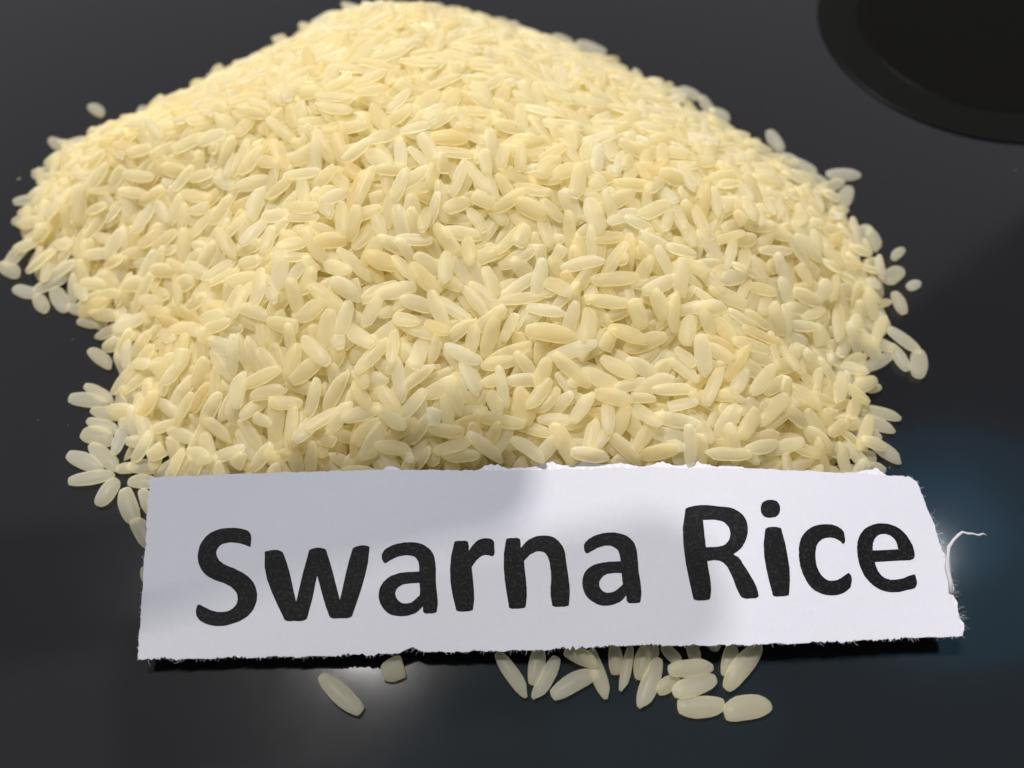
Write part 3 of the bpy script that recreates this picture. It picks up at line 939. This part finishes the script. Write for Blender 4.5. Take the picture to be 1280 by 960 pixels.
def sheet(name, loops_px, lift, thick, mat, parent=None, step=14, zfun=None):
    """a thin solid sheet lying on the slip: outline and holes in picture positions, laid on paper_z"""
    pts, edges = [], []
    for lp in loops_px:
        b0 = len(pts)
        pts += [Vector(p) for p in lp]
        edges += [(b0 + i, b0 + (i + 1) % len(lp)) for i in range(len(lp))]
    outer = loops_px[0]
    xs = [p[0] for p in outer]; ys = [p[1] for p in outer]
    if step:
        gxs = np.arange(min(xs) + step / 2, max(xs), step)
        gys = np.arange(min(ys) + step / 2, max(ys), step)
        Gx, Gy = np.meshgrid(gxs, gys)
        m_ = in_poly(Gx, Gy, outer)
        for hole in loops_px[1:]:
            m_ &= ~in_poly(Gx, Gy, hole)
        pts += [Vector((a, b)) for a, b in zip(Gx[m_], Gy[m_])]
    v2, _, f2, _, _, _ = geometry.delaunay_2d_cdt(pts, edges, [], 0, 1e-4)
    xs2 = np.array([v.x for v in v2]); ys2 = np.array([v.y for v in v2])
    cx = np.array([sum(xs2[i] for i in f) / len(f) for f in f2])
    cy = np.array([sum(ys2[i] for i in f) / len(f) for f in f2])
    km = in_poly(cx, cy, outer)
    for h in loops_px[1:]:
        km &= ~in_poly(cx, cy, h)
    keepf = [list(f) for f, k in zip(f2, km) if k]
    P = np.array([on_paper(a, b, lift) if zfun is None else zfun(a, b) for a, b in zip(xs2, ys2)])
    bm = bmesh.new()
    low = P - np.array((0, 0, thick))
    top = [bm.verts.new(tuple(p * MM)) for p in P]
    bot = [bm.verts.new(tuple(p * MM)) for p in low] if thick else None
    cnt = {}
    for f in keepf:
        a = [P[i] for i in f[:3]]
        if np.cross(a[1] - a[0], a[2] - a[0])[2] < 0:
            f.reverse()
        bm.faces.new([top[i] for i in f])
        if thick:
            bm.faces.new([bot[i] for i in reversed(f)])
        for i in range(len(f)):
            cnt[(f[i], f[(i + 1) % len(f)])] = 1
    if thick:
        # the edge band has points of its own, so that the faces shade flat up to the edge
        st_, sb_ = {}, {}
        for (a, b) in cnt:
            if (b, a) not in cnt:
                for i in (a, b):
                    if i not in st_:
                        st_[i] = bm.verts.new(tuple(P[i] * MM))
                        sb_[i] = bm.verts.new(tuple(low[i] * MM))
                bm.faces.new((st_[b], st_[a], sb_[a], sb_[b]))
    for v in [v for v in bm.verts if not v.link_faces]:
        bm.verts.remove(v)
    me = bpy.data.meshes.new(name)
    bm.normal_update()
    for f in bm.faces:
        f.smooth = abs(f.normal.z) > 0.5
    bm.to_mesh(me)
    bm.free()
    me.materials.append(mat)
    o = bpy.data.objects.new(name, me)
    C.objects.link(o)
    if parent:
        o.parent = parent
    return o


def ragged(a, b, amp, n, r, fine=0.5):
    """points from a to b pushed sideways by torn-paper noise"""
    a, b = np.array(a, float), np.array(b, float)
    d = b - a
    L = np.hypot(*d)
    nn = np.array((-d[1], d[0])) / L
    ph = r.uniform(0, 6.28, 6)
    out = []
    for k in range(n):
        t = k / n
        s = t * L
        w = (math.sin(s * 0.11 + ph[0]) * 0.5 + math.sin(s * 0.27 + ph[1]) * 0.35 + math.sin(s * 0.61 + ph[2]) * 0.25) * amp
        w += r.normal(0, fine) * (0.25 + 1.1 * abs(math.sin(s * 0.045 + ph[3])) * abs(math.sin(s * 0.017 + ph[4])))
        env = min(1, t * 8, (1 - t) * 8) if n > 12 else 1
        out.append(tuple(a + d * t + nn * w * max(env, 0.2)))
    return out


rr = np.random.RandomState(5)
chain = []
PT = [((187, 597), (300, 592), 0.5, 40, .3), ((300, 592), (480, 587), 0.7, 60, .4), ((480, 587), (640, 588), 0.8, 60, .4),
      ((640, 588), (800, 584), 1.0, 60, .5), ((800, 584), (930, 585), 1.0, 50, .5), ((930, 585), (1100, 593), 0.8, 60, .4),
      ((1100, 593), (1137, 596), 0.7, 14, .4), ((1137, 596), (1146, 602), 0.2, 3, .2), ((1146, 602), (1163, 645), 0.8, 26, .5),
      ((1163, 645), (1178, 692), 1.0, 30, .6), ((1178, 692), (1190, 745), 1.0, 30, .7), ((1190, 745), (1203, 795), 1.2, 26, .8),
      ((1203, 795), (1150, 797), 1.2, 34, .9), ((1150, 797), (1000, 804), 1.6, 90, .9), ((1000, 804), (880, 807), 1.4, 70, .9),
      ((880, 807), (800, 806), 1.4, 46, .8), ((800, 806), (660, 813), 1.4, 80, .9), ((660, 813), (530, 815), 1.4, 76, .9),
      ((530, 815), (515, 809), 0.6, 8, .6), ((515, 809), (498, 817), 0.6, 10, .6), ((498, 817), (400, 820), 1.5, 60, 1.0),
      ((400, 820), (250, 823), 1.7, 90, 1.0), ((250, 823), (172, 824), 1.3, 46, .9), ((172, 824), (177, 750), 0.8, 40, .5), ((177, 750), (187, 597), 0.9, 80, .5)]
for p in PT:
    chain += ragged(p[0], p[1], p[2], p[3], rr, p[4])
slip = bpy.data.objects.new('paper_slip', None)
C.objects.link(slip)
base = on_paper(690, 810)
slip.location = (0, 0, 0)
tag(slip, 'torn white paper slip with two bold black printed words leaning on the rice', 'paper slip')
sheet('paper', [chain], 0.0, 0.10, M_PAPER, slip, 11)

# letters, traced in enlarged crops: (scale, offset) per crop
def px_of(pts, sc, ox, oy):
    return [(ox + p[0] / sc, oy + p[1] / sc) + ((1,) if len(p) > 2 else ()) for p in pts]


Z1, Z2, Z3, Z4, Z5 = (5.12, 230, 620), (6.4, 450, 640), (5.818, 600, 630), (6.0, 840, 610), (6.4, 960, 610)
LETTERS = [
    ('S', Z1, [[(425, 328, 1), (395, 315), (345, 301), (290, 298), (235, 315), (207, 355), (215, 395), (250, 432), (320, 463), (390, 500), (445, 555), (468, 630),
                (450, 715), (400, 775), (320, 815), (230, 833), (150, 822), (95, 790), (80, 768), (80, 715), (88, 697), (98, 695), (120, 705), (180, 733), (245, 742),
                (305, 725), (338, 685), (342, 640), (320, 600), (270, 565), (200, 540), (140, 505), (100, 450), (87, 385), (105, 310), (150, 250), (215, 215), (290, 204),
                (360, 208), (415, 228), (428, 250), (429, 300)]]),
    ('w', Z1, [[(515, 372), (517, 358), (535, 352), (615, 350), (632, 360), (640, 378), (718, 675, 1), (796, 365), (802, 345), (818, 338), (890, 335), (908, 343), (914, 360),
                (998, 663, 1), (1074, 355), (1082, 332), (1098, 325), (1172, 319), (1187, 326), (1186, 345), (1082, 750), (1075, 770), (1060, 778), (1000, 783), (948, 782), (932, 773),
                (926, 758), (852, 510, 1), (792, 768), (786, 785), (770, 796), (705, 800), (658, 800), (643, 792), (635, 775)]]),
    ('a', Z2, [[(200, 410), (182, 390), (174, 345), (190, 310), (250, 270), (330, 248), (420, 242), (500, 258), (560, 300), (595, 360), (605, 430), (608, 560), (616, 785), (612, 800),
                (595, 809), (560, 812), (520, 810), (507, 800), (505, 755, 1), (450, 805), (390, 828), (320, 834), (240, 818), (185, 770), (155, 710), (150, 650), (170, 585), (225, 525),
                (310, 490), (400, 480), (473, 476, 1), (472, 430), (462, 390), (435, 358), (395, 348), (330, 352), (270, 372), (225, 398)],
               [(477, 568, 1), (400, 572), (335, 585), (295, 615), (283, 655), (300, 700), (335, 727), (375, 730), (410, 722), (445, 695), (479, 662, 1)]]),
    ('r', Z2, [[(752, 250), (756, 238), (775, 231), (810, 230), (850, 232), (864, 240), (868, 255), (872, 308, 1), (910, 255), (960, 218), (1010, 210), (1055, 218), (1068, 232), (1075, 290),
                (1074, 340), (1062, 354), (1020, 345), (980, 350), (935, 385), (895, 440, 1), (906, 765), (902, 783), (885, 791), (840, 796), (790, 795), (772, 788), (767, 772)]]),
    ('n', Z3, [[(188, 272), (192, 256), (208, 250), (240, 247), (278, 249), (291, 257), (294, 272), (297, 318, 1), (340, 270), (400, 238), (470, 229), (540, 245), (590, 290), (617, 350),
                (625, 410), (648, 722), (645, 738), (630, 744), (585, 748), (540, 746), (527, 740), (523, 725), (508, 440), (495, 390), (465, 352), (420, 345), (375, 362), (320, 415, 1),
                (334, 732), (330, 750), (312, 758), (265, 762), (226, 761), (212, 754), (209, 738)]]),
    ('a', Z3, [[(775, 360), (758, 335), (758, 295), (790, 255), (850, 225), (930, 208), (1010, 212), (1080, 240), (1125, 290), (1142, 350), (1150, 450), (1169, 698), (1165, 714),
                (1150, 720), (1110, 722), (1082, 720), (1071, 711), (1063, 668, 1), (1020, 710), (960, 735), (900, 740), (830, 718), (770, 665), (745, 590), (748, 530), (790, 465),
                (860, 432), (940, 420), (1023, 416, 1), (1015, 370), (1000, 335), (965, 310), (920, 303), (860, 318), (805, 348)],
               [(1030, 503, 1), (970, 503), (905, 520), (873, 555), (868, 590), (890, 630), (930, 645), (970, 638), (1005, 615), (1038, 585, 1)]]),
    ('R', Z4, [[(99, 175), (104, 153), (122, 145), (370, 138), (450, 150), (520, 190), (560, 250), (568, 325), (550, 400), (515, 455), (460, 498, 1), (500, 520), (535, 572), (646, 785), (650, 808),
                (635, 824), (600, 828), (545, 828), (522, 820), (508, 800), (430, 620), (400, 575), (360, 548), (330, 543), (265, 548, 1), (289, 812), (284, 832), (262, 840), (215, 845),
                (175, 840), (161, 832), (157, 815)],
               [(232, 240, 1), (330, 240), (385, 255), (425, 295), (437, 350), (420, 400), (380, 432), (340, 440), (255, 443, 1)]]),
    ('i', Z4, [[(698, 325), (702, 307), (718, 297), (760, 291), (803, 296), (819, 304), (824, 322), (879, 785), (876, 803), (858, 809), (810, 814), (772, 813), (757, 806), (752, 788)]]),
    ('i dot', Z4, [[(665, 150), (680, 108), (710, 92), (745, 88), (785, 98), (808, 130), (808, 180), (790, 210), (750, 222), (705, 220), (675, 195)]]),
    ('c', Z5, [[(605, 446), (570, 420), (530, 402), (480, 398), (435, 410), (398, 445), (382, 500), (382, 570), (400, 650), (435, 705), (480, 738), (530, 740), (575, 725), (620, 695), (646, 679),
                (658, 690), (667, 770), (660, 795), (620, 830), (560, 855), (490, 858), (410, 840), (340, 790), (290, 710), (258, 620), (247, 520), (258, 420), (300, 350), (360, 308), (440, 290),
                (510, 293), (570, 315), (602, 345), (616, 400), (614, 438)]]),
    ('e', Z5, [[(1145, 576), (1100, 579), (855, 592, 1), (870, 640), (900, 690), (950, 725), (1010, 733), (1080, 722), (1155, 694), (1174, 692), (1185, 720), (1190, 770), (1180, 795), (1120, 815),
                (1040, 833), (960, 832), (880, 805), (810, 750), (760, 680), (725, 590), (713, 490), (725, 400), (765, 335), (825, 298), (900, 282), (980, 292), (1060, 330), (1120, 395),
                (1160, 470), (1174, 530), (1168, 562)],
               [(838, 500, 1), (840, 450), (855, 405), (890, 375), (940, 370), (985, 385), (1025, 430), (1042, 490, 1)]]),
]
for ch, z, loops in LETTERS:
    lp = []
    for L_ in loops:
        s_ = spline(px_of(L_, *z), 5)
        lp.append([(p[0] + rr.normal(0, .12), p[1] + rr.normal(0, .12)) for p in s_])
    o = sheet('letter', lp, 0.015, 0.0, M_TONER, slip, 11)
    o['label'] = 'printed black letter ' + ch if ch != 'i dot' else 'printed black dot of the letter i'

# torn second ply along the edges: feathered strips a little below the sheet
def strip(x_pts, depth_lo, depth_hi, lift):
    """x_pts: inner edge positions; the strip runs outward by a ragged depth"""
    inner, outer = [], []
    P = np.array(x_pts, float)
    seg = np.r_[0, np.cumsum(np.hypot(*np.diff(P, axis=0).T))]
    n_ = max(8, int(seg[-1] / 2.2))
    for k in range(n_ + 1):
        s = seg[-1] * k / n_
        a = np.array([np.interp(s, seg, P[:, 0]), np.interp(s, seg, P[:, 1])])
        b = np.array([np.interp(min(s + 1, seg[-1]), seg, P[:, 0]), np.interp(min(s + 1, seg[-1]), seg, P[:, 1])])
        a0 = np.array([np.interp(max(s - 1, 0), seg, P[:, 0]), np.interp(max(s - 1, 0), seg, P[:, 1])])
        d = b - a0
        nn = np.array((d[1], -d[0])) / (np.hypot(*d) + 1e-9)
        env = min(1, 4 * k / n_, 4 * (n_ - k) / n_)
        dep = (depth_lo + (depth_hi - depth_lo) * (0.5 + 0.5 * math.sin(s * 0.13 + x_pts[0][0])) * rr.uniform(0.6, 1.1)) * (0.15 + 0.85 * env)
        inner.append(tuple(a - nn * 2.0))
        outer.append(tuple(a + nn * dep + rr.normal(0, .35, 2)))
    return sheet('torn_edge', [inner + outer[::-1]], lift, 0.05, M_TORN, slip, 0)


strip([(478, 588), (500, 587)], 2, 5, -0.12)
strip([(596, 589), (640, 588)], 3, 9, -0.12)
strip([(636, 588), (720, 587), (800, 584)], 5, 11, -0.12)
strip([(796, 584), (860, 584), (935, 586)], 2, 8, -0.12)
strip([(1066, 591), (1107, 593)], 2, 7, -0.12)
strip([(1163, 645), (1178, 692)], 0.5, 2.0, -0.1)
strip([(1175, 686), (1184, 720), (1190, 745)], 4, 9, -0.15)
strip([(1189, 742), (1197, 775), (1203, 794)], 3, 8, -0.15)

# the curled strand at the right edge
def ribbon(name, px_pts, widths, mat, parent, lifts):
    V, F = [], []
    n_ = len(px_pts)
    P = [on_paper(*p, l) for p, l in zip(px_pts, lifts)]
    for i in range(n_):
        d = P[min(i + 1, n_ - 1)] - P[max(i - 1, 0)]
        d /= np.linalg.norm(d)
        s = np.cross(d, (0, 0, 1.0))
        s /= np.linalg.norm(s)
        u = np.cross(s, d)
        for k in range(6):
            a = 2 * math.pi * k / 6
            V.append((P[i] + s * math.cos(a) * widths[i] / 2 + u * math.sin(a) * widths[i] / 4) * MM)
    for i in range(n_ - 1):
        for k in range(6):
            F.append((i * 6 + k, i * 6 + (k + 1) % 6, (i + 1) * 6 + (k + 1) % 6, (i + 1) * 6 + k))
    F.append(tuple(range(5, -1, -1)))
    F.append(tuple((n_ - 1) * 6 + k for k in range(6)))
    return obj_from(name, V, F, mat, parent)


cp = [(1189, 742), (1188, 726), (1184, 709), (1185, 695), (1186, 684), (1192, 675), (1198, 669), (1203, 665), (1210, 667), (1216, 667), (1223, 669), (1229, 667), (1233, 669)]
M_STRAND = mat_paper('frayed_paper', (0.42, 0.41, 0.42), 1.0)
ribbon('torn_strand', cp, [.7, .62, .7, .5, .55, .42, .46, .36, .38, .28, .32, .24, .12], M_STRAND, slip,
       [0, .1, .2, .3, .4, .5, .6, .6, .6, .5, .4, .3, .3])

# loose fibres along the torn edges, too fine to pick apart: one part
V, F = [], []


def fibre(p, d, length, w=0.035):
    p = np.array(p, float)
    d = np.array(d, float)
    d /= np.linalg.norm(d)
    prev = None
    nseg = 3
    for k in range(nseg + 1):
        wd = w * (1 - 0.7 * k / nseg)
        s = np.cross(d, (0.2, 0.1, 1.0)); s /= np.linalg.norm(s)
        u = np.cross(s, d)
        i0 = len(V)
        for q_ in range(3):
            a = 2.094 * q_
            V.append(tuple((p + (s * math.cos(a) + u * math.sin(a)) * wd) * MM))
        if prev is not None:
            for q_ in range(3):
                F.append((prev + q_, prev + (q_ + 1) % 3, i0 + (q_ + 1) % 3, i0 + q_))
        prev = i0
        p = p + d * length / nseg
        d = d + rr.normal(0, .45, 3) * np.array((1, 1, .5))
        d /= np.linalg.norm(d)


ch = np.array(chain)
for i in range(len(ch)):
    a, b = ch[i - 1], ch[(i + 1) % len(ch)]
    dens = 0.4
    if ch[i][1] < 605 and ch[i][0] < 1130:
        dens = 0.25
    if ch[i][0] < 200:
        dens = 0.3
    if rr.rand() > dens:
        continue
    d = b - a
    nn = np.array((d[1], -d[0])); nn = nn / (np.hypot(*nn) + 1e-9)
    # outward in picture -> outward on the table (picture y runs towards the camera)
    P = on_paper(*ch[i])
    Q = on_paper(*(ch[i] + nn * 3))
    fibre(P - np.array((0, 0, .05)), Q - P + rr.normal(0, .12, 3), rr.uniform(.15, .5) if rr.rand() < .85 else rr.uniform(.5, 1.1), rr.uniform(.015, .04))
for _ in range(70):
    t = rr.rand()
    a = np.array((1163, 640)) * (1 - t) + np.array((1203, 790)) * t
    P = on_paper(*a)
    fibre(P - np.array((0, 0, .1)), (1, rr.uniform(-.4, .8), rr.uniform(-.3, .3)), rr.uniform(.6, 1.6), .014)
fo = obj_from('paper_fibres', V, F, M_TORN, slip)
fo['kind'] = 'stuff'

# ------------------------------------------------------------------ unseen bar added above the table only to shade the slip
hb = 215.0
tip = Vector((3 - 0.188 * (hb - 8), 59.0 + 0.296 * (hb - 8), hb))
bd = Vector((-0.97, -0.17, 0)).normalized()
V, F = [], []
prf = [(0.0, 0.3)] + [(7.5 - 7.5 * math.cos(a), 7.5 * math.sin(a)) for a in np.linspace(0.25, math.pi / 2, 7)] + [(40, 7.8), (74, 9), (75, 8.6)]
bs = Vector((-bd.y, bd.x, 0))
for l, r_ in prf:
    for k in range(24):
        a = 2 * math.pi * k / 24
        V.append((tip + bd * l + bs * math.cos(a) * r_ + Vector((0, 0, 1)) * math.sin(a) * r_) * MM)
for i in range(len(prf) - 1):
    for k in range(24):
        F.append((i * 24 + k, i * 24 + (k + 1) % 24, (i + 1) * 24 + (k + 1) % 24, (i + 1) * 24 + k))
F.append(tuple(range(23, -1, -1)))
F.append(tuple((len(prf) - 1) * 24 + k for k in range(24)))
bar = obj_from('shade_bar', V, F, mat_plain('shade_bar_dark', (0.03, 0.03, 0.03), 0.6))
tag(bar, 'rounded dark bar added above the heap, outside the picture, to shade the slip', 'stand arm')

# ------------------------------------------------------------------ crumbs and dust shed by the rice
V, F = [], []
dr = np.random.RandomState(21)
for _ in range(60):
    k = dr.randint(len(poly))
    a, b = poly[k], poly[(k + 1) % len(poly)]
    p = a + (b - a) * dr.rand()
    c0 = poly.mean(0)
    out = (p - c0) / np.hypot(*(p - c0))
    p = p + out * abs(dr.normal(2, 7))
    r0 = dr.uniform(0.05, 0.16) * (2.2 if dr.rand() < 0.10 else 1)
    i0 = len(V)
    for dx, dy, dz in ((1, 0, .4), (0, 1, .5), (-1, 0, .4), (0, -1, .5), (0, 0, 1.1), (0, 0, 0)):
        V.append(((p[0] + dx * r0 * dr.uniform(.6, 1.5)) * MM, (p[1] + dy * r0 * dr.uniform(.6, 1.5)) * MM, (dz * r0 + 0.005) * MM))
    for q in range(4):
        F.append((i0 + q, i0 + (q + 1) % 4, i0 + 4))
        F.append((i0 + (q + 1) % 4, i0 + q, i0 + 5))
du = obj_from('rice_dust', V, F, mat_plain('rice_starch', (0.28, 0.26, 0.2), 0.9, 0.1))
tag(du, 'fine crumbs and dust of rice on the black table around the heap', 'dust', None, 'stuff')
